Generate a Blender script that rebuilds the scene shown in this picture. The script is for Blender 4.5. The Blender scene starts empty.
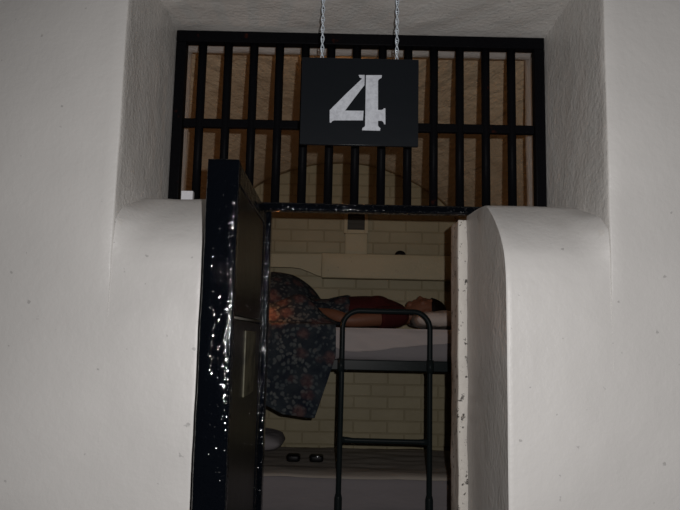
import bpy, bmesh, math, random
from mathutils import Vector, Matrix, noise
random.seed(4)
PI = math.pi
col = bpy.context.scene.collection
scene = bpy.context.scene

# ------------------------------------------------------------------ camera
F = 667.0; PIT = math.radians(7.2); ROL = math.radians(1.25); ZC = 1.42
cp, sp = math.cos(PIT), math.sin(PIT)
cr, sr = math.cos(ROL), math.sin(ROL)

def ray(px, py):
    u = (px - 340) / F; v = (255 - py) / F
    u2 = u * cr - v * sr; v2 = u * sr + v * cr
    return Vector((u2, cp - v2 * sp, sp + v2 * cp))

def at(px, py, Y):                       # photo pixel -> point on the plane y = Y
    d = ray(px, py); t = Y / d.y
    return Vector((d.x * t, Y, ZC + d.z * t))

def atX(px, py, X):
    d = ray(px, py); t = X / d.x
    return Vector((X, d.y * t, ZC + d.z * t))

cam_data = bpy.data.cameras.new('camera')
cam = bpy.data.objects.new('camera', cam_data); col.objects.link(cam)
cam_data.sensor_fit = 'HORIZONTAL'; cam_data.sensor_width = 36.0
cam_data.lens = 36.0 * F / 680.0
cam_data.clip_start = 0.05
right = Vector((1, 0, 0)); up = Vector((0, -sp, cp)); fwd = Vector((0, cp, sp))
camx = right * cr + up * sr              # image x axis
camy = -right * sr + up * cr
m = Matrix((camx, camy, -fwd)).transposed().to_4x4()
m.translation = Vector((0, 0, ZC))
cam.matrix_world = m
scene.camera = cam

# ------------------------------------------------------------------ helpers
def tag(o, label=None, cat=None, group=None, kind=None):
    if label: o['label'] = label
    if cat: o['category'] = cat
    if group: o['group'] = group
    if kind: o['kind'] = kind
    return o

def empty(name, loc, label, cat, group=None):
    o = bpy.data.objects.new(name, None); col.objects.link(o)
    o.location = loc
    o.empty_display_size = 0.05
    return tag(o, label, cat, group)

def finish(name, bm, mat, parent=None, smooth=True, mods=None):
    """link bm (world coordinates) as one mesh object, origin at parent's location"""
    if parent is not None:
        bmesh.ops.translate(bm, verts=bm.verts, vec=-world_loc(parent))
    bmesh.ops.recalc_face_normals(bm, faces=bm.faces)
    me = bpy.data.meshes.new(name); bm.to_mesh(me); bm.free()
    for p in me.polygons: p.use_smooth = smooth
    me.materials.append(mat)
    o = bpy.data.objects.new(name, me); col.objects.link(o)
    if parent is not None: o.parent = parent
    return o

def world_loc(o):
    v = Vector((0, 0, 0))
    while o is not None:
        v += o.location; o = o.parent
    return v

def thing(name, bm, mat, origin, label, cat, group=None, smooth=True):
    bmesh.ops.translate(bm, verts=bm.verts, vec=-Vector(origin))
    o = finish(name, bm, mat, None, smooth)
    o.location = origin
    return tag(o, label, cat, group)

def bevel(o, w, seg=2, angle=40):
    md = o.modifiers.new('bevel', 'BEVEL'); md.width = w; md.segments = seg
    md.limit_method = 'ANGLE'; md.angle_limit = math.radians(angle)
    md.harden_normals = False
    return o

def sharp(o, ang=35):
    o.data.set_sharp_from_angle(angle=math.radians(ang)) if hasattr(o.data, 'set_sharp_from_angle') else None
    return o

def box_bm(x0, x1, y0, y1, z0, z1, bm=None):
    bm = bm or bmesh.new()
    v = [bm.verts.new((x, y, z)) for x in (x0, x1) for y in (y0, y1) for z in (z0, z1)]
    for f in ((0, 1, 3, 2), (4, 6, 7, 5), (0, 4, 5, 1), (2, 3, 7, 6), (0, 2, 6, 4), (1, 5, 7, 3)):
        bm.faces.new([v[i] for i in f])
    return bm

def tube(pts, radii, seg=12, bm=None, cap=True, squash=1.0):
    bm = bm or bmesh.new()
    pts = [Vector(p) for p in pts]
    if not hasattr(radii, '__len__'): radii = [radii] * len(pts)
    rings = []
    nrm = None
    for i, p in enumerate(pts):
        t = (pts[min(i + 1, len(pts) - 1)] - pts[max(i - 1, 0)]).normalized()
        if nrm is None:
            a = Vector((0, 0, 1)) if abs(t.z) < 0.9 else Vector((0, 1, 0))
            nrm = (a - t * a.dot(t)).normalized()
        else:
            nrm = (nrm - t * nrm.dot(t)).normalized()
        b = t.cross(nrm)
        rings.append([bm.verts.new(p + (nrm * math.cos(2 * PI * k / seg) + b * squash * math.sin(2 * PI * k / seg)) * radii[i]) for k in range(seg)])
    for i in range(len(rings) - 1):
        for k in range(seg):
            bm.faces.new((rings[i][k], rings[i][(k + 1) % seg], rings[i + 1][(k + 1) % seg], rings[i + 1][k]))
    if cap:
        bm.faces.new(rings[0][::-1]); bm.faces.new(rings[-1])
    return bm

def torus_loop(pts, r, seg=8, bm=None):
    """closed tube through pts"""
    bm = bm or bmesh.new(); n = len(pts); pts = [Vector(p) for p in pts]
    c = sum(pts, Vector()) / n
    nz = (pts[1] - pts[0]).cross(pts[2] - pts[1]).normalized()
    rings = []
    for i, p in enumerate(pts):
        t = (pts[(i + 1) % n] - pts[i - 1]).normalized(); b = t.cross(nz)
        rings.append([bm.verts.new(p + (nz * math.cos(2 * PI * k / seg) + b * math.sin(2 * PI * k / seg)) * r) for k in range(seg)])
    for i in range(n):
        A, B = rings[i], rings[(i + 1) % n]
        for k in range(seg):
            bm.faces.new((A[k], A[(k + 1) % seg], B[(k + 1) % seg], B[k]))
    return bm

def ellipsoid(c, r, bm=None, u=24, v=16, fn=None):
    bm = bm or bmesh.new()
    d = bmesh.ops.create_uvsphere(bm, u_segments=u, v_segments=v, radius=1.0)
    for w in d['verts']:
        p = w.co.copy()
        if fn: p = fn(p)
        w.co = Vector((c[0] + p.x * r[0], c[1] + p.y * r[1], c[2] + p.z * r[2]))
    return bm

def prism(poly, y0, y1, bm=None):
    """polygon of (x, z) pushed from y0 to y1"""
    from mathutils.geometry import tessellate_polygon
    bm = bm or bmesh.new()
    a = [bm.verts.new((x, y0, z)) for x, z in poly]; b = [bm.verts.new((x, y1, z)) for x, z in poly]
    n = len(poly)
    for t in tessellate_polygon([[Vector((x, z, 0)) for x, z in poly]]):
        bm.faces.new([a[i] for i in t]); bm.faces.new([b[i] for i in reversed(t)])
    for i in range(n): bm.faces.new((a[i], b[i], b[(i + 1) % n], a[(i + 1) % n]))
    return bm

def sstep(a, b, x):
    t = min(1, max(0, (x - a) / (b - a))); return t * t * (3 - 2 * t)

def fbm(p, s, seed=0.0):
    q = Vector((p[0] * s + seed, p[1] * s - seed, p[2] * s + 2 * seed))
    return noise.noise(q) + 0.5 * noise.noise(q * 2.1) + 0.25 * noise.noise(q * 4.3)

def rough_box(x0, x1, y0, y1, z0, z1, res=0.03, amp=0.0025, rnd=0.006, shift=None, keep=None):
    """hand-plastered block: gridded faces, lumpy surface, worn edges"""
    bm = bmesh.new()
    def axis(a, b):
        n = max(2, int(round((b - a) / res)))
        e = [a, a + rnd] + [a + rnd + (b - a - 2 * rnd) * i / n for i in range(1, n)] + [b - rnd, b]
        return e
    ax, ay, az = axis(x0, x1), axis(y0, y1), axis(z0, z1)
    cache = {}
    def V(i, j, k):
        key = (i, j, k)
        if key in cache: return cache[key]
        p = Vector((ax[i], ay[j], az[k]))
        c = Vector(((x0 + x1) / 2, (y0 + y1) / 2, (z0 + z1) / 2))
        n = Vector((0, 0, 0))
        if i == 0: n.x = -1
        if i == len(ax) - 1: n.x = 1
        if j == 0: n.y = -1
        if j == len(ay) - 1: n.y = 1
        if k == 0: n.z = -1
        if k == len(az) - 1: n.z = 1
        cnt = abs(n.x) + abs(n.y) + abs(n.z)
        if cnt > 1:
            p -= n * rnd * (0.30 + 0.12 * fbm(p, 18)) * (keep(p) if keep else 1)
        p += n.normalized() * amp * fbm(p, 7)
        if shift: p += shift(p)
        cache[key] = bm.verts.new(p)
        return cache[key]
    I, J, K = len(ax) - 1, len(ay) - 1, len(az) - 1
    for i in range(I):
        for j in range(J):
            for k in (0, K):
                f = [V(i, j, k), V(i + 1, j, k), V(i + 1, j + 1, k), V(i, j + 1, k)]
                bm.faces.new(f if k else f[::-1])
    for i in range(I):
        for k in range(K):
            for j in (0, J):
                f = [V(i, j, k), V(i + 1, j, k), V(i + 1, j, k + 1), V(i, j, k + 1)]
                bm.faces.new(f if not j else f[::-1])
    for j in range(J):
        for k in range(K):
            for i in (0, I):
                f = [V(i, j, k), V(i, j + 1, k), V(i, j + 1, k + 1), V(i, j, k + 1)]
                bm.faces.new(f if i else f[::-1])
    return bm

# ------------------------------------------------------------------ materials
def mat(name, base, rough=0.5, spec=0.5, metal=0.0, coat=0.0):
    M = bpy.data.materials.new(name); M.use_nodes = True
    nt = M.node_tree; b = nt.nodes['Principled BSDF']
    b.inputs['Base Color'].default_value = (*base, 1); b.inputs['Roughness'].default_value = rough
    b.inputs['Specular IOR Level'].default_value = spec; b.inputs['Metallic'].default_value = metal
    b.inputs['Coat Weight'].default_value = coat
    return M

class N:
    def __init__(s, M):
        s.nt = M.node_tree; s.b = s.nt.nodes['Principled BSDF']
        s.tc = s.new('ShaderNodeTexCoord')
    def new(s, t, **kw):
        n = s.nt.nodes.new(t)
        for k, v in kw.items():
            if k in n.inputs: n.inputs[k].default_value = v
            else: setattr(n, k, v)
        return n
    def link(s, a, b): s.nt.links.new(a, b)
    def mapping(s, scale=(1, 1, 1), rot=(0, 0, 0), coord='Object'):
        m_ = s.new('ShaderNodeMapping'); m_.inputs['Scale'].default_value = scale; m_.inputs['Rotation'].default_value = rot
        s.link(s.tc.outputs[coord], m_.inputs['Vector']); return m_.outputs['Vector']
    def noise(s, scale, detail=3, rough=0.55, vec=None, dist=0.0):
        n = s.new('ShaderNodeTexNoise'); n.inputs['Scale'].default_value = scale; n.inputs['Detail'].default_value = detail
        n.inputs['Roughness'].default_value = rough; n.inputs['Distortion'].default_value = dist
        s.link(vec or s.tc.outputs['Object'], n.inputs['Vector']); return n.outputs['Fac']
    def ramp(s, fac, stops):
        r = s.new('ShaderNodeValToRGB'); e = r.color_ramp.elements
        while len(e) > 1: e.remove(e[0])
        e[0].position = stops[0][0]; e[0].color = (*stops[0][1], 1)
        for p, c in stops[1:]:
            q = e.new(p); q.color = (*c, 1)
        s.link(fac, r.inputs['Fac']); return r.outputs['Color']
    def mix(s, fac, a, b, mode='MIX'):
        n = s.new('ShaderNodeMix'); n.data_type = 'RGBA'; n.blend_type = mode
        for sock, v in ((n.inputs[0], fac), (n.inputs[6], a), (n.inputs[7], b)):
            if isinstance(v, (int, float)): sock.default_value = v
            elif isinstance(v, tuple): sock.default_value = (*v, 1)
            else: s.link(v, sock)
        return n.outputs[2]
    def math(s, op, a, b=0.0):
        n = s.new('ShaderNodeMath'); n.operation = op
        for i, v in enumerate((a, b)):
            if isinstance(v, (int, float)): n.inputs[i].default_value = v
            else: s.link(v, n.inputs[i])
        return n.outputs[0]
    def bump(s, h, dist=0.003, strength=1.0, prev=None):
        n = s.new('ShaderNodeBump'); n.inputs['Distance'].default_value = dist; n.inputs['Strength'].default_value = strength
        s.link(h, n.inputs['Height'])
        if prev is not None: s.link(prev, n.inputs['Normal'])
        s.link(n.outputs['Normal'], s.b.inputs['Normal']); return n.outputs['Normal']
    def color(s, c): s.link(c, s.b.inputs['Base Color'])
    def rough(s, r): s.link(r, s.b.inputs['Roughness'])

def paint(name, base, rough=0.42, fine=0.004, lump=0.01, dirt=True, brush=None):
    M = mat(name, base, rough, 0.4); n = N(M)
    a = n.noise(9, 4, 0.5); b = n.noise(55, 3, 0.6); c = n.noise(2.2, 2)
    if dirt:
        d1 = tuple(x * 0.93 for x in base); d2 = tuple(min(1, x * 1.03) for x in base)
        cc = n.ramp(c, [(0.35, d1), (0.65, d2)])
        s = n.noise(38, 2, 0.5)
        sp_ = n.ramp(s, [(0.725, (0, 0, 0)), (0.76, (1, 1, 1))])
        cc = n.mix(n.math('MULTIPLY', sp_, 0.45), cc, tuple(x * 0.35 for x in base))
        n.color(cc)
    k = n.bump(a, lump, 0.6)
    k = n.bump(b, fine, 0.6, k)
    if brush:
        v = n.mapping(*brush); k = n.bump(n.noise(6, 3, 0.6, v), 0.03, 0.7, k)
    return M

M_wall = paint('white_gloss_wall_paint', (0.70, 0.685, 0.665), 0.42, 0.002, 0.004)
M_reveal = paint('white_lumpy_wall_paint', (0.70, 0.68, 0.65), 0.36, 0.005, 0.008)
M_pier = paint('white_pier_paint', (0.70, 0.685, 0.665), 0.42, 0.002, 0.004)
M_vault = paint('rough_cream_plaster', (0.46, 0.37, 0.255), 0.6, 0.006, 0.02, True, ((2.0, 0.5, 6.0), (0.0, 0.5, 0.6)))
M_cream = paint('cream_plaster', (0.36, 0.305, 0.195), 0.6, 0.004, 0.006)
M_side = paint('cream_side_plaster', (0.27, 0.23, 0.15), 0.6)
M_jamb = paint('chipped_jamb_paint', (0.70, 0.66, 0.60), 0.5, 0.004, 0.004)
n = N(M_jamb); n.color(n.ramp(n.noise(30, 4, 0.75), [(0.38, (0.05, 0.04, 0.03)), (0.42, (0.70, 0.66, 0.60))]))

def brick():
    M = mat('cream_painted_brick', (0.42, 0.37, 0.24), 0.55, 0.35); n = N(M)
    v = n.mapping((1, 1, 1), (PI / 2, 0, 0))
    t = n.new('ShaderNodeTexBrick')
    n.link(v, t.inputs['Vector'])
    t.inputs['Scale'].default_value = 1.0
    t.inputs['Brick Width'].default_value = 0.215; t.inputs['Row Height'].default_value = 0.076
    t.inputs['Mortar Size'].default_value = 0.006; t.inputs['Mortar Smooth'].default_value = 0.6
    t.inputs['Color1'].default_value = (0.27, 0.23, 0.14, 1); t.inputs['Color2'].default_value = (0.255, 0.215, 0.13, 1)
    t.inputs['Mortar'].default_value = (0.225, 0.188, 0.11, 1)
    c = n.noise(3, 3); w = n.ramp(c, [(0.3, (0.85, 0.84, 0.80)), (0.7, (1.05, 1.05, 1.05))])
    n.color(n.mix(1.0, t.outputs['Color'], w, 'MULTIPLY'))
    inv = n.math('SUBTRACT', 1.0, t.outputs['Fac'])
    k = n.bump(inv, 0.004, 0.6)
    n.bump(n.noise(40, 3), 0.004, 0.5, k)
    return M
M_brick = brick()

def black_gloss(name, base=(0.006, 0.007, 0.010), rough=0.16, d1=0.004, d2=0.0016, sc=62):
    M = mat(name, base, rough, 0.5); n = N(M)
    k = n.bump(n.noise(sc, 1.0, 0.5), d1, 1.0)
    n.bump(n.noise(sc * 2.7, 0.0, 0.5), d2, 1.0, k)
    return M
M_door = black_gloss('thick_black_gloss_paint', (0.002, 0.003, 0.005), 0.05, 0.0043, 0.0006)
M_door_in = mat('black_sheet_iron', (0.006, 0.0055, 0.004), 0.32, 0.5)
n = N(M_door_in); n.bump(n.noise(14, 3), 0.004, 0.4)
def bars_mat():
    M = mat('black_bar_paint', (0.0025, 0.0025, 0.003), 0.45, 0.03); n = N(M)
    r = n.noise(11, 3, 0.6)
    n.color(n.ramp(r, [(0.70, (0.004, 0.004, 0.005)), (0.78, (0.05, 0.012, 0.006))]))
    n.bump(n.noise(40, 1, 0.5), 0.002, 0.6)
    return M
M_bar = bars_mat()
M_sign = mat('black_sign_board', (0.009, 0.011, 0.014), 0.3, 0.3)
n = N(M_sign); n.bump(n.noise(9, 3), 0.004, 0.3)
M_white = mat('white_numeral_paint', (0.70, 0.70, 0.72), 0.45)
n = N(M_white); n.color(n.ramp(n.noise(60, 4, 0.7), [(0.30, (0.48, 0.50, 0.55)), (0.6, (0.66, 0.69, 0.75))]))
M_chain = mat('zinc_chain', (0.70, 0.78, 0.86), 0.35, 0.5, 0.45)
M_tube = mat('dark_bed_paint', (0.010, 0.014, 0.015), 0.3, 0.05)
M_line = mat('grey_brown_line', (0.16, 0.15, 0.13), 0.45, 0.5, 0.5)
M_plate = mat('greenish_plate', (0.085, 0.08, 0.045), 0.5, 0.4)
n = N(M_plate); n.color(n.ramp(n.noise(16, 4), [(0.35, (0.03, 0.028, 0.016)), (0.55, (0.10, 0.092, 0.055))]))
M_card = mat('white_card', (0.72, 0.72, 0.76), 0.6)

def cloth(name, base, rough=0.9, d=0.006, scale=8):
    M = mat(name, base, rough, 0.15); n = N(M)
    k = n.bump(n.noise(scale, 3, 0.5, n.mapping((0.6, 1.0, 2.2))), d * 2, 0.6)
    n.bump(n.noise(260, 1), 0.001, 0.4, k)
    return M
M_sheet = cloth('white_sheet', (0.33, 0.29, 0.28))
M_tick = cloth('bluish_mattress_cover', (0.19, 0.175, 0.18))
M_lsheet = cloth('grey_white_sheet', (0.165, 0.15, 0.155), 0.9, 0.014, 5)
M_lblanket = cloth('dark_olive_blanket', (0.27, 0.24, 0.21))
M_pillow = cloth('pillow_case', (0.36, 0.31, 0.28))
M_red = cloth('dark_red_shirt', (0.035, 0.005, 0.005), 0.85, 0.004, 20)
M_skin = mat('skin', (0.125, 0.05, 0.028), 0.55, 0.3)
M_hair = mat('black_hair', (0.005, 0.003, 0.0025), 0.6, 0.06)
n = N(M_hair); n.bump(n.noise(50, 3, 0.6, n.mapping((0.3, 1, 1))), 0.004, 0.8)
M_dark = mat('black_plastic', (0.004, 0.004, 0.005), 0.45, 0.15)
M_glint = mat('pale_glint', (0.7, 0.72, 0.75), 0.25, 0.5, 0.8)
M_vent = mat('vent_dark', (0.03, 0.026, 0.018), 0.7)
M_floor = paint('concrete_floor', (0.25, 0.23, 0.21), 0.7)

def quilt_mat():
    M = mat('dark_floral_quilt', (0.02, 0.025, 0.035), 0.9, 0.12); n = N(M)
    w = n.noise(9, 3, 0.6)
    base = n.ramp(w, [(0.35, (0.008, 0.011, 0.018)), (0.62, (0.02, 0.026, 0.032))])
    wob = n.new('ShaderNodeVectorMath'); wob.operation = 'MULTIPLY_ADD'
    nz = n.new('ShaderNodeTexNoise'); nz.inputs['Scale'].default_value = 22; n.link(n.tc.outputs['Object'], nz.inputs['Vector'])
    n.link(nz.outputs['Color'], wob.inputs[0]); wob.inputs[1].default_value = (0.035, 0.035, 0.035); n.link(n.tc.outputs['Object'], wob.inputs[2])
    def vor(scale, thr, soft):
        v = n.new('ShaderNodeTexVoronoi'); v.inputs['Scale'].default_value = scale
        n.link(wob.outputs[0], v.inputs['Vector'])
        return n.ramp(v.outputs['Distance'], [(thr - soft, (1, 1, 1)), (thr + soft, (0, 0, 0))]), v.outputs['Color']
    leaf, lc = vor(40, 0.40, 0.10)
    c1 = n.mix(n.math('MULTIPLY', leaf, 0.9), base, n.ramp(n.noise(7, 2), [(0.4, (0.042, 0.052, 0.058)), (0.6, (0.085, 0.092, 0.092))]))
    fl, fc = vor(10.0, 0.34, 0.10)
    pet = n.ramp(n.noise(45, 2), [(0.4, (0.045, 0.024, 0.026)), (0.6, (0.085, 0.050, 0.048))])
    c2 = n.mix(n.math('MULTIPLY', fl, 0.75), c1, pet)
    ce, _ = vor(17.0, 0.16, 0.04)
    c3 = n.mix(n.math('MULTIPLY', ce, 0.6), c2, (0.085, 0.085, 0.085))
    n.color(c3)
    k = n.bump(n.noise(14, 3), 0.012, 0.6)
    n.bump(n.noise(90, 2), 0.003, 0.5, k)
    return M
M_quilt = quilt_mat()

# ------------------------------------------------------------------ setting
YF, YG, YI, YB = 1.90, 2.48, 2.75, 4.32
XL, XR = -0.655, 0.777
ZS = 2.60
def structure(name, bm, M, smooth=True, side=None):
    o = finish(name, bm, M, None, smooth); o['kind'] = 'structure'; sharp(o, 50)
    if side:                                     # the sideways faces carry the lumpier coat
        o.data.materials.append(side)
        for p in o.data.polygons:
            if abs(p.normal.x) > 0.75: p.material_index = 1
    return o

def step(p):                                   # upper plaster coat stands a little proud
    if p.y < YF + 0.05 and p.x > 0.7:
        return Vector((0, -0.004 * sstep(1.886, 1.892, p.z + 0.004 * math.sin(p.x * 9)), 0))
    return Vector((0, 0, 0))
structure('wall_left', rough_box(-2.3, XL, YF, YI, 0, 3.1, 0.035, keep=lambda p: sstep(1.50, 1.60, p.z)), M_wall, side=M_reveal)
structure('wall_right', rough_box(XR, 2.4, YF, YI, 0, 3.1, 0.035, shift=step, keep=lambda p: sstep(1.50, 1.60, p.z)), M_wall, side=M_reveal)
structure('wall_top', rough_box(XL - 0.01, XR + 0.01, YF, 2.68, ZS, 3.1, 0.03, 0.006, 0.01), M_reveal)
structure('trim_7', rough_box(XL - 0.01, XR + 0.01, 2.676, YI, ZS + 0.03, 3.1, 0.03, 0.002, 0.004), M_vault)

# low shoulders of wall that round off under the grille
PROF = [(1.90, 0.0), (1.90, 1.47), (1.90, 1.52), (1.900, 1.56), (1.902, 1.60), (1.908, 1.645), (1.927, 1.695), (1.974, 1.748), (2.037, 1.797),
        (2.104, 1.839), (2.165, 1.868), (2.26, 1.882), (2.375, 1.890), (2.48, 1.893)]
def smooth_prof():
    out = []
    for i in range(len(PROF) - 1):
        p0 = PROF[max(0, i - 1)]; p1 = PROF[i]; p2 = PROF[i + 1]; p3 = PROF[min(len(PROF) - 1, i + 2)]
        n_ = 40 if i == 0 else 5
        for k in range(n_):
            t = k / n_
            if i == 0: out.append((1.90, 1.47 * t)); continue
            if i == 1: p0 = (1.90, 1.42)
            q = [0.5 * ((2 * p1[j]) + (-p0[j] + p2[j]) * t + (2 * p0[j] - 5 * p1[j] + 4 * p2[j] - p3[j]) * t * t + (-p0[j] + 3 * p1[j] - 3 * p2[j] + p3[j]) * t ** 3) for j in (0, 1)]
            out.append(tuple(q))
    out.append(PROF[-1])
    return out
SP = smooth_prof()
def shoulder(x_end, x_wall, inset=0.004):
    bm = bmesh.new(); sgn = 1 if x_wall > x_end else -1
    L = abs(x_wall - x_end)
    ds = [0, 0.0025, 0.006] + [0.006 + (L - 0.006) * i / 26 for i in range(1, 27)]
    rows = []
    for di, d in enumerate(ds):
        x = x_end + sgn * d
        row = []
        tw = max(0, 1 - (L - 0.004 - d) / 0.10) if d < L - 0.004 else 1
        fil = tw ** 2.4
        for i, (y, z) in enumerate(SP):
            a = SP[max(0, i - 1)]; b = SP[min(len(SP) - 1, i + 1)]
            t = Vector((b[0] - a[0], b[1] - a[1])).normalized(); nn = Vector((-t.y, t.x))
            push = fil * min(0.075, 0.95 * max(0.0, y - YF)) * (1 - sstep(1.79, 1.868, z))
            off = - inset * sstep(1.43, 1.60, z) * (1 - sstep(1.7, 1.8, z))
            off += 0.0025 * fbm((x, YF, z), 7)
            if d < 0.005: off -= (0.005 - d) * 0.6
            row.append(bm.verts.new((x, y + nn.x * off - push, z + nn.y * off)))
        rows.append(row)
    for i in range(len(rows) - 1):
        for k in range(len(SP) - 1):
            bm.faces.new((rows[i][k], rows[i + 1][k], rows[i + 1][k + 1], rows[i][k + 1]))
    for r in (rows[0], rows[-1]):
        x = r[0].co.x
        b0 = bm.verts.new((x, 2.48, 0))
        cols_ = []
        for v in r:                                   # end face, gridded towards the back
            cols_.append([v] + [bm.verts.new((x + sgn * 0.004 * fbm((x, v.co.y + (2.48 - v.co.y) * q / 6, v.co.z), 6), v.co.y + (2.48 - v.co.y) * q / 6, v.co.z)) for q in range(1, 7)])
        for k in range(len(r) - 1):
            for q in range(6):
                f = (cols_[k][q], cols_[k + 1][q], cols_[k + 1][q + 1], cols_[k][q + 1])
                bm.faces.new(f)
    bmesh.ops.remove_doubles(bm, verts=bm.verts, dist=0.0002)
    return bm
structure('wall_low_left', shoulder(-0.392, XL - 0.004), M_pier, side=M_reveal)
structure('wall_low_right', shoulder(0.478, XR + 0.004), M_pier, side=M_reveal)
# inner half of the low walls, behind the door frame
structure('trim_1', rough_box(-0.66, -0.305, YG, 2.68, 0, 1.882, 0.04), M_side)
structure('trim_2', rough_box(0.446, 0.78, 2.50, 2.66, 0, 1.882, 0.02, 0.0035, 0.004), M_jamb)

# cell: brick back wall, side walls, splayed rough vault, floor
structure('wall_back', box_bm(-1.3, 1.3, YB, YB + 0.12, 0, 3.0), M_brick, False)
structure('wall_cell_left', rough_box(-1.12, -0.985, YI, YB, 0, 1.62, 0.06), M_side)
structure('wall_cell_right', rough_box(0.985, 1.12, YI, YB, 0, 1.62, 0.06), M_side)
def vault():
    bm = bmesh.new(); rows = []
    NS, NT = 36, 48
    for i in range(NS + 1):
        s = i / NS; Y = YI + 0.002 + (YB - YI) * s
        q = sstep(0, 1, s); row = []
        hw = 1.02 * (1 - s) + 0.985 * s
        top = 2.80 * (1 - s) + 2.580 * s
        e = 5.0 * (1 - s) ** 1.5 + 2.0 * (1 - (1 - s) ** 1.5)
        for k in range(NT + 1):
            a = PI * k / NT; c_, s_ = math.cos(a), math.sin(a)
            x = hw * math.copysign(abs(c_) ** (2 / e), c_); z = 1.60 + (top - 1.60) * abs(s_) ** (2 / e)
            nn = Vector((-c_, 0, -s_))
            p = Vector((x, Y, z)) + nn * (0.010 * fbm((x, Y, z), 5, 1.7))
            row.append(bm.verts.new(p))
        rows.append(row)
    for i in range(NS):
        for k in range(NT):
            bm.faces.new((rows[i][k], rows[i][k + 1], rows[i + 1][k + 1], rows[i + 1][k]))
    return bm
v = structure('ceiling', vault(), M_vault)
md = v.modifiers.new('solid', 'SOLIDIFY'); md.thickness = 0.08; md.offset = 1
structure('floor', box_bm(-2.4, 2.5, -1.2, YB + 0.1, -0.1, 0), M_floor, False)

# ledge, swept plaster below it, chase with vent
a = at(322, 253, 4.22); b = at(322, 277.5, 4.22); c = at(460, 255, 4.22)
structure('trim_3', rough_box(a.x, 0.985, 4.22, YB, b.z, a.z, 0.04, 0.002, 0.005), M_cream)
poly = [at(*q, 4.27) for q in ((322.5, 254), (322.5, 277), (316, 275), (308, 271.5), (300, 268.5), (291, 267.3), (278, 267), (262, 267), (230, 267), (230, 254))]
o = structure('trim_4', prism([(p.x, p.z) for p in poly], 4.27, YB + 0.001), M_cream, False); bevel(o, 0.008, 3)
p0 = at(345, 252, 4.28); p1 = at(367, 252, 4.28)
o = structure('trim_5', rough_box(p0.x, p1.x, 4.285, YB, a.z - 0.004, at(356, 232, 4.28).z, 0.03, 0.0015, 0.003), M_cream)
q0 = at(344, 233, 4.27); q1 = at(368.5, 204, 4.27); i0 = at(347.5, 229.5, 4.27); i1 = at(365, 207, 4.27)
bm = bmesh.new()
box_bm(q0.x, i0.x, 4.27, YB, q0.z, q1.z, bm); box_bm(i1.x, q1.x, 4.27, YB, q0.z, q1.z, bm)
box_bm(i0.x, i1.x, 4.27, YB, q0.z, i0.z, bm); box_bm(i0.x, i1.x, 4.27, YB, i1.z, q1.z, bm)
vr = empty('air_vent', ((q0.x + q1.x) / 2, YB, q0.z), 'small square air vent on the back wall above the painted chase', 'vent')
bevel(finish('frame', bm, M_cream, vr, False), 0.002)
finish('back_panel', box_bm(i0.x, i1.x, 4.305, YB - 0.001, i0.z, i1.z), M_vent, vr, False)
for k in range(5):
    z = i0.z + (i1.z - i0.z) * (k + 0.5) / 5
    bm = box_bm(i0.x, i1.x, 4.285, 4.292, z - 0.003, z + 0.003)
    finish('slat', bm, M_vent, vr, False)

# ------------------------------------------------------------------ barred grille over the door
g = empty('barred_grille', (0.06, YG, 1.893), 'black iron grille of upright bars filling the arch above the doorway', 'grille')
def flat(name, x0, x1, y0, y1, z0, z1, parent, M=M_bar, w=0.004):
    o = finish(name, box_bm(x0, x1, y0, y1, z0, z1), M, parent); bevel(o, w, 3); sharp(o, 60); return o
GX0, GX1 = -0.652, 0.774
flat('top_rail', GX0, GX1, YG - 0.02, YG + 0.02, 2.552, 2.598, g)
flat('bottom_rail', GX0, GX1, YG - 0.022, YG + 0.022, 1.894, 1.926, g, M_door, 0.007)
flat('side_rail', GX0, GX0 + 0.040, YG - 0.02, YG + 0.02, 1.926, 2.552, g)
flat('side_rail', GX1 - 0.040, GX1, YG - 0.02, YG + 0.02, 1.926, 2.552, g)
flat('cross_rail', GX0 + 0.04, GX1 - 0.04, YG - 0.012, YG + 0.012, 2.214, 2.248, g)
for k in range(13):
    x = -0.551 + 0.1 * k
    finish('bar', tube([(x, YG, 1.92), (x, YG, 2.2), (x, YG, 2.4), (x, YG, 2.556)], 0.0165, 16), M_bar, g)

# card standing on the left shoulder
c0 = at(181, 196.5, 2.40); c1 = at(193, 188.5, 2.40)
bm = box_bm(c0.x, c1.x, 2.40, 2.425, 1.8915, c1.z - 0.009)
o = thing('card_box', bm, M_card, (0.5 * (c0.x + c1.x), 2.41, 1.8915), 'small white box on the left wall shoulder in front of the bars', 'box', smooth=False)
bevel(o, 0.001)

# ------------------------------------------------------------------ cell door, standing open
d = empty('door_1', (-0.317, 2.45, 0.02), 'heavy black cell door standing open towards the viewer', 'door')
d['kind'] = 'structure'
DX0, DX1, DY0, DY1, DZ0, DZ1 = -0.358, -0.276, 1.75, 2.445, 0.02, 1.893
def rough_leaf():
    return rough_box(DX0, DX1 - 0.012, DY0 + 0.02, DY1, DZ0, DZ1, 0.03, 0.0015, 0.004)
finish('leaf', rough_leaf(), M_door, d)
o = finish('edge_band', rough_box(DX0 - 0.004, DX1, DY0, DY0 + 0.034, DZ0, DZ1 + 0.003, 0.02, 0.002, 0.006), M_door, d)
flat('stile', DX1 - 0.012, DX1, DY1 - 0.05, DY1, DZ0, DZ1 - 0.002, d, M_door, 0.004)
flat('top_strap', DX1 - 0.012, DX1 - 0.001, DY0 + 0.034, DY1 - 0.05, DZ1 - 0.06, DZ1 - 0.002, d, M_door, 0.003)
zr = atX(250, 320, DX1).z
flat('upper_panel', DX1 - 0.012, DX1 - 0.004, DY0 + 0.036, DY1 - 0.052, zr + 0.006, DZ1 - 0.062, d, M_door_in, 0.002)
flat('lower_panel', DX1 - 0.012, DX1 - 0.004, DY0 + 0.036, DY1 - 0.052, DZ0 + 0.03, zr - 0.006, d, M_door_in, 0.002)
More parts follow.
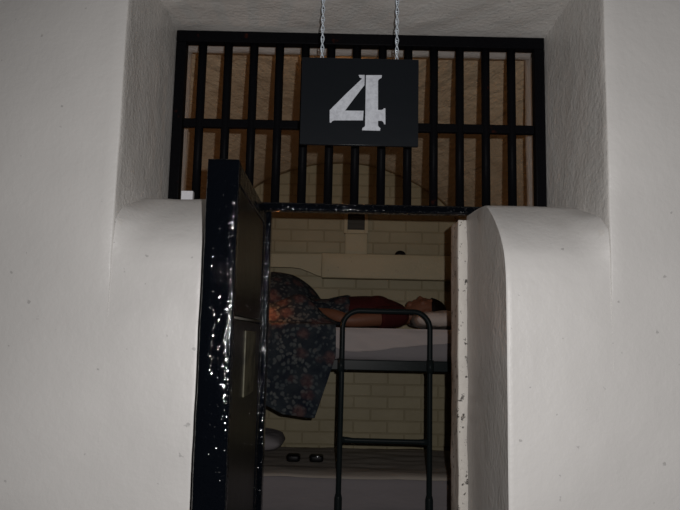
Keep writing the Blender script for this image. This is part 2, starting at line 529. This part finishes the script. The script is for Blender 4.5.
bm = tube([(DX1 - 0.002, DY0 + 0.036, zr - 0.002), (DX1 - 0.002, 2.1, zr), (DX1 - 0.002, DY1 - 0.052, zr + 0.002)], 0.0035, 10)
o = finish('pale_line', bm, M_line, d); o['label'] = 'thin pale line across the inner face'  # pale line between the two panels, drawn as a thin tube
pa, pb = atX(246, 335, DX1), atX(256, 335, DX1)
pc = atX(246, 396, DX1)
bm = box_bm(DX1 - 0.005, DX1 + 0.001, pa.y, pb.y, pc.z, atX(251, 331, DX1).z)
o = finish('plate', bm, M_plate, d, False); o['label'] = 'pale greenish plate fixed to the inner face'
bevel(o, 0.002)
for z in (1.62, 0.42):
    finish('hinge', tube([(-0.297, 2.463, z - 0.06), (-0.297, 2.463, z), (-0.297, 2.463, z + 0.06)], 0.012, 14), M_door, d)
# iron jamb the door hangs on
o = structure('trim_6', box_bm(-0.305, -0.262, 2.478, 2.53, 0.0, 1.893), M_door); bevel(o, 0.005, 3); sharp(o, 60)

# ------------------------------------------------------------------ hanging number sign
YS = 2.15
s0 = at(302.5, 58.5, YS); s1 = at(418.5, 145.5, YS)
SX0, SX1, SZ0, SZ1 = -0.142, 0.2515, 2.060, 2.362
sg = empty('number_sign', ((SX0 + SX1) / 2, YS, SZ0), 'black board with a white numeral 4 hanging on two chains before the grille', 'sign')
o = finish('board', box_bm(SX0, SX1, YS, YS + 0.014, SZ0, SZ1), M_sign, sg); bevel(o, 0.0015, 2); sharp(o, 60)
def zp(x, y):                                   # numeral outline measured on the board
    p = at(290 + x * 0.21572, 40 + y * 0.21572, YS); return (p.x, p.z)
A = [(318, 163), (346, 163), (345, 210), (300, 268), (255, 328), (341, 329), (338, 373), (206, 373), (196, 376), (190, 384), (184, 383), (184, 326), (262, 248), (334, 180), (322, 174)]
B = [(352, 164), (426, 164), (424, 176), (412, 183), (408, 190), (408, 325), (424, 325), (432, 322), (435, 317), (442, 318), (442, 392), (436, 391), (432, 380), (424, 375), (408, 375), (408, 398), (414, 406), (419, 410), (417, 421), (334, 419), (336, 408), (344, 404), (348, 398)]
bm = prism([zp(*q) for q in A], YS - 0.002, YS + 0.001); prism([zp(*q) for q in B], YS - 0.002, YS + 0.001, bm)
o = finish('numeral', bm, M_white, sg, False); o['label'] = 'white stencil numeral 4'
def link_bm(c, ang, tilt):
    pts = []
    L, W = 0.0125, 0.0052
    for k in range(16):
        t = 2 * PI * k / 16
        x = W * math.cos(t); z = W * math.sin(t) + (L - W) * (1 if math.sin(t) > 0.01 else -1 if math.sin(t) < -0.01 else 0)
        x2 = x * (1 + 0.0 * z)
        tw = ang + tilt * z / L
        pts.append((c[0] + x2 * math.cos(tw), c[1] + x2 * math.sin(tw), c[2] + z))
    return torus_loop(pts, 0.0021, 8)
for cx in (-0.075, 0.178):
    ch = empty('chain', (cx, YS + 0.007, SZ1), None, None); ch.parent = sg
    ch.location = Vector((cx, YS + 0.007, SZ1)) - sg.location
    z = SZ1 + 0.004; k = 0
    while z < ZS + 0.002:
        finish('link', link_bm((cx, YS + 0.007, z), 0.5 + (PI / 2) * (k % 2), 0.9), M_chain, ch)
        z += 0.0175; k += 1

# ------------------------------------------------------------------ bunk bed
bed = empty('bunk_bed', (0, 3.85, 0), 'dark metal bunk bed with a hooped ladder along the back of the cell', 'bed')
BX = 0.945
flat('side_rail', -BX, BX, 3.385, 3.42, 1.268, 1.320, bed, M_tube)
flat('side_rail', -BX, BX, 4.245, 4.28, 1.268, 1.320, bed, M_tube)
flat('side_rail', -BX, BX, 3.385, 3.42, 0.50, 0.55, bed, M_tube)
flat('side_rail', -BX, BX, 4.245, 4.28, 0.50, 0.55, bed, M_tube)
for z in (0.535, 1.302):
    o = finish('slat_deck', box_bm(-BX, BX, 3.42, 4.245, z - 0.012, z + 0.004), M_tube, bed, False)
for x in (-BX, BX):
    for y in (3.402, 4.262):
        finish('post', tube([(x, y, 0.0), (x, y, 0.8), (x, y, 1.45)], 0.019, 14), M_tube, bed)
LY = 3.368
x0, x1, zt, r = 0.021, 0.460, 1.565, 0.085
pts = [(x0 - 0.004, LY, 0.0), (x0 - 0.004, LY, 0.6), (x0, LY, 1.2), (x0, LY, zt - r)]
for k in range(1, 9):
    a_ = PI / 2 * k / 8; pts.append((x0 + r - r * math.cos(a_), LY, zt - r + r * math.sin(a_)))
for k in range(0, 9):
    a_ = PI / 2 * k / 8; pts.append((x1 - r + r * math.sin(a_), LY, zt - r + r * math.cos(a_)))
pts += [(x1, LY, 1.2), (x1, LY, 0.6), (x1, LY, 0.0)]
finish('ladder_hoop', tube(pts, 0.0135, 14), M_tube, bed)
for x in (x0 - 0.004, x1):
    finish('sleeve', tube([(x, LY, 0.0), (x, LY, 0.3), (x, LY, 0.655), (x, LY, 0.675)], [0.019, 0.019, 0.019, 0.014], 14), M_tube, bed)
    finish('bracket', tube([(x, LY - 0.012, 1.262), (x, LY - 0.012, 1.29), (x, LY - 0.012, 1.326)], 0.018, 14), M_tube, bed)
for z in (0.927, 0.56, 0.2):
    finish('rung', tube([(x0, LY, z + 0.004), (x0 + 0.03, LY, z + 0.003), (x0 + 0.06, LY, z + 0.001), (x1 - 0.06, LY, z), (x1 - 0.03, LY, z), (x1, LY, z)], [0.016, 0.015, 0.0125, 0.0125, 0.015, 0.016], 14, squash=0.8), M_tube, bed)

def pad(x0, x1, y0, y1, z0, z1, r, amp, seed, sag=None, res=0.035):
    bm = bmesh.new()
    n1 = int((x1 - x0) / res); n2 = int((y1 - y0) / res); n3 = max(3, int((z1 - z0) / res * 1.5))
    bm2 = rough_box(x0, x1, y0, y1, z0, z1, res, 0, 0.002)
    c = Vector(((x0 + x1) / 2, (y0 + y1) / 2, (z0 + z1) / 2)); h = Vector(((x1 - x0) / 2, (y1 - y0) / 2, (z1 - z0) / 2))
    for v in bm2.verts:
        q = v.co - c; inner = Vector([max(-(h[i] - r), min(h[i] - r, q[i])) for i in range(3)])
        dlt = q - inner
        if dlt.length > 1e-6:
            dn = dlt.normalized(); q = inner + dn * min(dlt.length, r)
            q += dn * amp * (fbm(v.co, 6, seed) + 0.4 * fbm(v.co, 16, seed))
        v.co = c + q
        if v.co.z < z0: v.co.z = z0
        if sag: sag(v)
    bm.free(); return bm2

MT = 1.477
mu = empty('mattress', (0, 3.83, 1.306), 'upper bunk mattress under a white sheet with a person lying on it', 'mattress')
finish('pad', pad(-0.92, 0.92, 3.428, 4.235, 1.3065, MT - 0.004, 0.05, 0.004, 1.0), M_tick, mu)
def sheet():
    bm = bmesh.new(); rows = []
    NX, NV = 90, 34
    for i in range(NX + 1):
        x = -0.93 + 1.86 * i / NX; row = []
        drop = 0.085 + 0.022 * math.sin(x * 7 + 0.6) + 0.014 * fbm((x, 0, 0), 5)
        for k in range(NV + 1):
            v_ = k / NV
            if v_ < 0.55:
                y = 4.225 - (4.225 - 3.435) * v_ / 0.55; z = MT + 0.003 + 0.003 * fbm((x, y, 0), 9)
            else:
                w = (v_ - 0.55) / 0.45; dd = w * (drop + 0.02)
                rr = 0.02
                if dd < rr * PI / 2:
                    a_ = dd / rr; y = 3.435 - rr * math.sin(a_); z = MT + 0.003 - rr * (1 - math.cos(a_))
                else:
                    y = 3.415 - 0.002; z = MT + 0.003 - rr - (dd - rr * PI / 2)
                y -= (0.004 + 0.007 * fbm((x, z * 1.5, 2), 9) + 0.004 * math.sin(x * 22 + z * 30)) * min(1, w * 3)
                y = min(y, 3.42)
            row.append(bm.verts.new((x, y, z)))
        rows.append(row)
    for i in range(NX):
        for k in range(NV):
            bm.faces.new((rows[i][k], rows[i][k + 1], rows[i + 1][k + 1], rows[i + 1][k]))
    return bm
o = finish('sheet', sheet(), M_sheet, mu)
md = o.modifiers.new('solid', 'SOLIDIFY'); md.thickness = 0.003; md.offset = -1

ml = empty('mattress', (0, 3.83, 0.539), 'lower bunk mattress under a pale sheet and a dark rumpled blanket', 'mattress')
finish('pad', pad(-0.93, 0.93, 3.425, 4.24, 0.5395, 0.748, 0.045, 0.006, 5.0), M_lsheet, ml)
def lblanket():
    bm = bmesh.new(); rows = []
    for i in range(91):
        x = -0.925 + 1.85 * i / 90; row = []
        yf = 3.421 + 0.004 * fbm((x, 1, 0), 6)
        for k in range(31):
            y = yf + (4.232 - yf) * k / 30
            f = fbm((x * 0.8, y * 2.4, 0), 5, 2.2)
            z = 0.749 + 0.007 * max(-0.4, f) + 0.006 - 0.016 * max(0, 1 - k / 1.6)
            row.append(bm.verts.new((x, y, z)))
        rows.append(row)
    for i in range(90):
        for k in range(30):
            bm.faces.new((rows[i][k], rows[i][k + 1], rows[i + 1][k + 1], rows[i + 1][k]))
    return bm
o = finish('blanket', lblanket(), M_lblanket, ml); o['label'] = 'dark olive blanket'
md = o.modifiers.new('solid', 'SOLIDIFY'); md.thickness = 0.004; md.offset = -1
LB = 0.762

def pillow(c, hx, hy, hz, seed, dent=None, pw=0.42):
    bm = bmesh.new(); rows = []
    NN = 36
    for side in (1, -1):
        rows = []
        for i in range(NN + 1):
            row = []
            for k in range(NN + 1):
                u = -1 + 2 * i / NN; v_ = -1 + 2 * k / NN
                e = max(0, (1 - u ** 4) * (1 - v_ ** 4)) ** pw
                x = c[0] + u * hx * (1 - 0.06 * (v_ * v_)); y = c[1] + v_ * hy * (1 - 0.05 * u * u)
                z = c[2] + side * hz * e * (1 if side > 0 else 0.9)
                p = Vector((x, y, z)); z += (0.010 * fbm(p, 8, seed) + 0.004 * fbm(p, 20, seed)) * e
                if dent and side > 0: z = min(z, dent(x, y, z))
                row.append(bm.verts.new((x, y, z)))
            rows.append(row)
        for i in range(NN):
            for k in range(NN):
                bm.faces.new((rows[i][k], rows[i][k + 1], rows[i + 1][k + 1], rows[i + 1][k]))
    bmesh.ops.remove_doubles(bm, verts=bm.verts, dist=0.0005)
    return bm
HX, HY, HZ = 0.492, 3.80, 1.583
def dent(x, y, z):
    q = ((x - HX) / 0.13) ** 2 + ((y - HY) / 0.10) ** 2
    return z if q > 1 else HZ - 0.087 * math.sqrt(max(0, 1 - q)) - 0.002
thing('pillow', pillow((0.66, 3.80, MT + 0.055), 0.262, 0.31, 0.047, 3.0, dent, 0.24), M_pillow, (0.66, 3.80, MT),
      'flat pale pillow under the head of the person on the upper bunk', 'pillow')
pl = at(262, 440, 4.05)
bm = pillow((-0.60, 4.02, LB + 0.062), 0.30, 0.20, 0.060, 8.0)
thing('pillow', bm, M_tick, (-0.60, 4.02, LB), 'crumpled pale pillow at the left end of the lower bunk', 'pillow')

# two small black cases on the lower bunk, one dark pouch on the ledge
def case(c, sx, sy, sz):
    return ellipsoid(c, (sx, sy, sz), fn=lambda p: Vector([math.copysign(abs(t) ** 0.4, t) for t in p]))
ca = at(293.5, 463.5, 3.70); cb = at(316.5, 463.5, 3.70)
grp = 'small black cases on the lower bunk'
t_ = empty('small_case', (ca.x, 3.70, LB + 0.004), 'plain small black case on the lower bunk blanket, left of the pair', 'case', grp)
finish('body', case((ca.x, 3.70, LB + 0.022), 0.036, 0.045, 0.018), M_dark, t_)
t_ = empty('small_case', (cb.x, 3.70, LB + 0.004), 'small black case with a pale glint, nearer the ladder on the lower bunk', 'case', grp)
finish('body', case((cb.x, 3.70, LB + 0.022), 0.037, 0.04, 0.018), M_dark, t_)
finish('glint_spot', ellipsoid((cb.x + 0.006, 3.667, LB + 0.035), (0.012, 0.006, 0.004)), M_glint, t_)  # highlight on the case, put in as a small pale bead
pc = at(400.5, 253, 4.25)
bm = ellipsoid((pc.x, 4.262, a.z + 0.002), (0.036, 0.024, 0.030), fn=lambda p: Vector((p.x, p.y, max(p.z, -0.05))))
thing('pouch', bm, M_dark, (pc.x, 4.262, a.z), 'small dark rounded pouch lying on the ledge of the back wall', 'pouch')

# ------------------------------------------------------------------ person on the upper bunk
PY = 3.80
def loft(sections, seg=28, bm=None):
    bm = bm or bmesh.new(); rings = []
    for (x, zc, ry, rz) in sections:
        rings.append([bm.verts.new((x, PY + ry * math.cos(2 * PI * k / seg), zc + rz * math.sin(2 * PI * k / seg))) for k in range(seg)])
    for i in range(len(rings) - 1):
        for k in range(seg):
            bm.faces.new((rings[i][k], rings[i][(k + 1) % seg], rings[i + 1][(k + 1) % seg], rings[i + 1][k]))
    bm.faces.new(rings[0][::-1]); bm.faces.new(rings[-1])
    return bm
def interp(P, n=4):
    out = []
    for i in range(len(P) - 1):
        p0, p1, p2, p3 = P[max(0, i - 1)], P[i], P[i + 1], P[min(len(P) - 1, i + 2)]
        for k in range(n):
            t = k / n
            out.append(tuple(0.5 * (2 * b_ + (c_ - a_) * t + (2 * a_ - 5 * b_ + 4 * c_ - d_) * t * t + (-a_ + 3 * b_ - 3 * c_ + d_) * t ** 3) for a_, b_, c_, d_ in zip(p0, p1, p2, p3)))
    out.append(P[-1]); return out
def limb(P, R, bm):
    Q = interp([(*p, r) for p, r in zip(P, R)], 5)
    tube([q[:3] for q in Q], [q[3] for q in Q], 16, bm)
    ellipsoid(P[0], (R[0],) * 3, bm, 14, 10); ellipsoid(P[-1], (R[-1],) * 3, bm, 14, 10)
TORSO = interp([(-0.24, 1.545, 0.10, 0.055), (-0.17, 1.550, 0.150, 0.066), (-0.09, 1.553, 0.160, 0.070), (0.04, 1.570, 0.130, 0.081), (0.17, 1.574, 0.148, 0.085),
                (0.27, 1.568, 0.160, 0.079), (0.33, 1.562, 0.150, 0.064), (0.37, 1.556, 0.085, 0.052)], 4)
ARM = [((0.325, PY - 0.150, 1.552), (0.19, PY - 0.205, 1.536), (0.055, PY - 0.235, 1.522), (-0.03, PY - 0.215, 1.545), (-0.11, PY - 0.185, 1.563)), (0.050, 0.044, 0.037, 0.036, 0.025)]
ARM2 = [((0.325, PY + 0.150, 1.552), (0.19, PY + 0.205, 1.536), (0.055, PY + 0.235, 1.522), (-0.03, PY + 0.225, 1.525), (-0.17, PY + 0.205, 1.525)), (0.050, 0.044, 0.037, 0.036, 0.025)]
bm = loft(TORSO)
limb(*ARM, bm); limb(*ARM2, bm)
def hand(w, side, dz):
    w = Vector(w); dx = Vector((-1, 0.06 * side, 0.02)).normalized()
    palm_c = w + dx * 0.05
    ellipsoid(palm_c, (0.052, 0.040, 0.016), bm, 16, 10)
    for q, (off, ln) in enumerate(((-0.030, 0.060), (-0.010, 0.074), (0.010, 0.070), (0.029, 0.056))):
        b0 = w + dx * 0.070 + Vector((0, off * 0.8, 0)); b1 = b0 + dx * ln * 0.6 + Vector((0, off * 0.2, 0.006)); b2 = b1 + dx * ln * 0.4 + Vector((0, 0, -0.014))
        limb([b0, b1, b2], [0.0095, 0.0085, 0.007], bm)
    t0 = w + dx * 0.03 + Vector((0, side * 0.028, 0)); t1 = t0 + dx * 0.03 + Vector((0, side * 0.026, 0.0)); t2 = t1 + dx * 0.028 + Vector((0, side * 0.006, -0.005))
    limb([t0, t1, t2], [0.012, 0.010, 0.008], bm)
hand(ARM[0][-1], 1, 0); hand(ARM2[0][-1], -1, 0)
for s in (-1, 1):                                        # bent legs below the quilt
    hy = PY + s * 0.085; ky = PY + 0.12 + s * 0.062
    limb([(-0.16, hy, 1.547), (-0.27, hy + 0.075, 1.604), (-0.40, ky, 1.698)], [0.064, 0.055, 0.048], bm)
    limb([(-0.40, ky, 1.698), (-0.52, ky, 1.625), (-0.68, ky, 1.530)], [0.050, 0.048, 0.034], bm)
    limb([(-0.68, ky, 1.525), (-0.75, ky, 1.513), (-0.82, ky, 1.506)], [0.036, 0.028, 0.020], bm)
# neck and head, face to the ceiling, chin towards the chest
limb([(0.33, PY, 1.562), (0.375, PY, 1.562), (0.44, PY, 1.568)], [0.056, 0.050, 0.052], bm)
def headf(p):
    x, y, z = p
    if x < 0:                                            # jaw narrows
        y *= 1 - 0.28 * (-x) ** 1.3
        if z < 0: z *= 1 - 0.45 * (-x)
        if z > 0: z *= 1 - 0.10 * (-x)
    if z > 0.55: z = 0.55 + (z - 0.55) * 0.86
    return Vector((x, y, z))
ellipsoid((HX, HY, HZ), (0.106, 0.072, 0.083), bm, 36, 24, headf)
def feat(c, r): ellipsoid((HX + c[0], HY + c[1], HZ + c[2]), r, bm, 14, 10)
feat((-0.030, 0, 0.074), (0.017, 0.012, 0.019)); feat((-0.012, 0, 0.072), (0.026, 0.009, 0.012))      # nose tip and bridge
feat((-0.040, 0.011, 0.068), (0.010, 0.008, 0.008)); feat((-0.040, -0.011, 0.068), (0.010, 0.008, 0.008))
feat((-0.056, 0, 0.066), (0.006, 0.022, 0.007)); feat((-0.066, 0, 0.063), (0.007, 0.020, 0.007))      # lips
feat((-0.090, 0, 0.040), (0.019, 0.024, 0.022))                                                       # chin
for s in (-1, 1):
    feat((0.012, s * 0.030, 0.064), (0.012, 0.016, 0.009))                                            # closed lids
    feat((0.030, s * 0.028, 0.068), (0.008, 0.022, 0.008))                                            # brows
    feat((-0.018, s * 0.042, 0.050), (0.022, 0.018, 0.016))                                           # cheekbones
    feat((0.000, s * 0.072, -0.006), (0.026, 0.009, 0.018))                                           # ears
pr = empty('person', (0.1, PY, MT), 'person in a dark red shirt lying face up on the upper bunk', 'person')
body = finish('body', bm, M_skin, pr)
md = body.modifiers.new('remesh', 'REMESH'); md.mode = 'VOXEL'; md.voxel_size = 0.0055; md.use_smooth_shade = True
md = body.modifiers.new('smooth', 'SMOOTH'); md.factor = 0.5; md.iterations = 3
# shirt
bm = loft([(x, z + 0.004, ry + 0.011, rz + 0.005) for (x, z, ry, rz) in TORSO if x > 0.0])
for s in (-1, 1):
    ellipsoid((0.215, PY + s * 0.068, 1.606), (0.085, 0.075, 0.062), bm)
    sh = ARM if s < 0 else ARM2
    Q = interp([(*p, r_) for p, r_ in zip(*sh)], 6)[:6]
    tube([q[:3] for q in Q], [q[3] + 0.010 + 0.0012 * i for i, q in enumerate(Q)], 18, bm)
    ellipsoid(sh[0][0], (0.061, 0.061, 0.058), bm, 16, 12)
o = finish('shirt', bm, M_red, pr); o['label'] = 'dark red short-sleeved shirt'
md = o.modifiers.new('remesh', 'REMESH'); md.mode = 'VOXEL'; md.voxel_size = 0.006; md.use_smooth_shade = True
md = o.modifiers.new('smooth', 'SMOOTH'); md.factor = 0.5; md.iterations = 14
# hair: cap over the crown and back of the head
def hairf(p):
    q = headf(p); x, y, z = q
    lim = 0.24 + 0.10 * (1 - z) * 0 - 0.35 * max(0, -z)   # hairline slopes back to the nape
    if x < lim: x = lim + (x - lim) * 0.05; y *= 0.86; z *= 0.84
    return Vector((x, y, z))
bm = ellipsoid((HX, HY, HZ), (0.121, 0.083, 0.092), None, 40, 28, hairf)
for v in bm.verts: v.co += Vector((0.3, 0.3, 0.3)) * 0.002 * fbm(v.co, 30)
finish('hair', bm, M_hair, pr)

# ------------------------------------------------------------------ floral quilt over the raised knees, hanging down the front
def qtop(x, y):
    z = MT + 0.016
    hgt = 0.0
    bx = sstep(-0.95, -0.75, x)
    body_ = (0.142 + 0.024 * sstep(-0.10, 0.05, x)) * math.exp(-((y - 3.83) / 0.20) ** 4) * sstep(-0.55, -0.2, x)
    dq = ((x + 0.375) / 0.30) ** 2 + ((y - 3.92) / 0.29) ** 2
    dome = 0.305 * math.sqrt(1 - dq) if dq < 1 else 0.0
    shin = 0.10 * math.exp(-((y - 3.88) / 0.2) ** 4) * sstep(-0.92, -0.78, x) * (1 - sstep(-0.2, 0.0, x))
    ridge = 0.125 * math.exp(-((x + 0.20) / 0.12) ** 2 - ((y - 3.53) / 0.085) ** 2) + 0.095 * math.exp(-((x + 0.45) / 0.22) ** 2 - ((y - 3.52) / 0.09) ** 2)
    k = 0.02
    h = 0
    for t in (body_, dome, shin, ridge):
        h = 0.5 * (h + t + math.sqrt((h - t) ** 2 + k * k * min(1, (h + t) * 20)))
    edge = sstep(3.40, 3.47, y) * sstep(4.24, 4.12, y) if False else sstep(3.395, 3.46, y) * (1 - sstep(4.14, 4.235, y))
    return z + h * edge + 0.006 * fbm((x, y, 0), 8, 4.0)
def quilt():
    bm = bmesh.new(); rows = []
    NX, NT, ND = 110, 90, 50
    for i in range(NX + 1):
        u = i / NX
        row = []
        for k in range(NT + 1):                           # on the bed, back to front
            y = 4.235 - (4.235 - 3.40) * k / NT
            xr = 0.055 - 0.075 * sstep(3.72, 3.45, y) if False else 0.055 - 0.067 * (1 - sstep(3.44, 3.58, y))
            xr += 0.018 * fbm((1, y, 3), 9)
            x = xr + (-0.925 - xr) * u
            row.append(bm.verts.new((x, y, qtop(x, y))))
        for k in range(1, ND + 1):                        # hanging front
            w = k / ND
            X_ = -0.025 + (-0.925 + 0.025) * u
            hem = 1.033 + 0.012 * sstep(-0.03, -0.2, X_) if X_ > -0.2 else 1.045
            if X_ <= -0.2:
                hem = 1.045 + 0.40 * (-0.2 - X_) * 1.0
            hem = min(hem, 1.27)
            z0 = MT + 0.016
            rr = 0.03
            tot = z0 - hem; dd = w * tot
            if dd < rr: y = 3.40 - rr * math.sin(dd / rr * PI / 2); z = z0 - rr * (1 - math.cos(dd / rr * PI / 2))
            else: y = 3.37; z = z0 - dd
            xr = -0.025 - 0.012 * w - 0.085 * sstep(1.34, 1.03, z) if False else -0.012 + 0.005 * w - 0.10 * max(0, (1.335 - z) / 0.30)
            x = xr + (-0.925 - xr) * u
            y += (0.012 * math.sin(x * 21 + 1.3) * w + 0.010 * fbm((x, z * 0.6, 1), 6) * w) - 0.008 * w
            y = min(y, 3.372)
            row.append(bm.verts.new((x, y, z + 0.006 * fbm((x, y, 0), 8, 4.0) * (1 - w))))
        rows.append(row)
    for i in range(NX):
        for k in range(NT + ND):
            bm.faces.new((rows[i][k], rows[i][k + 1], rows[i + 1][k + 1], rows[i + 1][k]))
    return bm
o = thing('quilt', quilt(), M_quilt, (-0.45, 3.80, MT), 'dark floral quilt over the knees of the person, hanging off the upper bunk', 'quilt')
md = o.modifiers.new('solid', 'SOLIDIFY'); md.thickness = 0.012; md.offset = 0.0

# ------------------------------------------------------------------ light
def point(name, loc, watts, color, size):
    l = bpy.data.lights.new(name, 'POINT'); l.energy = watts; l.color = color; l.shadow_soft_size = size
    o = bpy.data.objects.new(name, l); col.objects.link(o); o.location = loc; return o
fl = bpy.data.lights.new('camera_flash', 'SPOT'); fl.energy = 107; fl.color = (1.0, 0.975, 0.965)
fl.spot_size = math.radians(132); fl.spot_blend = 1.0; fl.shadow_soft_size = 0.008
fo = bpy.data.objects.new('camera_flash', fl); col.objects.link(fo)
fo.location = (0.07, -0.01, ZC + 0.055)
fo.rotation_euler = (Vector((0.16, 1.9, -0.10))).to_track_quat('-Z', 'Y').to_euler()
point('cell_bulb', (0.0, 2.86, 2.72), 0.8, (1.0, 0.52, 0.22), 0.04)
point('reading_lamp', (-0.42, 3.36, 1.575), 0.95, (1.0, 0.38, 0.12), 0.02)

w = bpy.data.worlds.new('corridor'); scene.world = w; w.use_nodes = True
bg = w.node_tree.nodes['Background']; bg.inputs[0].default_value = (1.0, 0.72, 0.48, 1); bg.inputs[1].default_value = 0.008

vs = scene.view_settings
vs.view_transform = 'Standard'; vs.look = 'None'; vs.exposure = 0.0; vs.gamma = 1.0; vs.use_curve_mapping = False
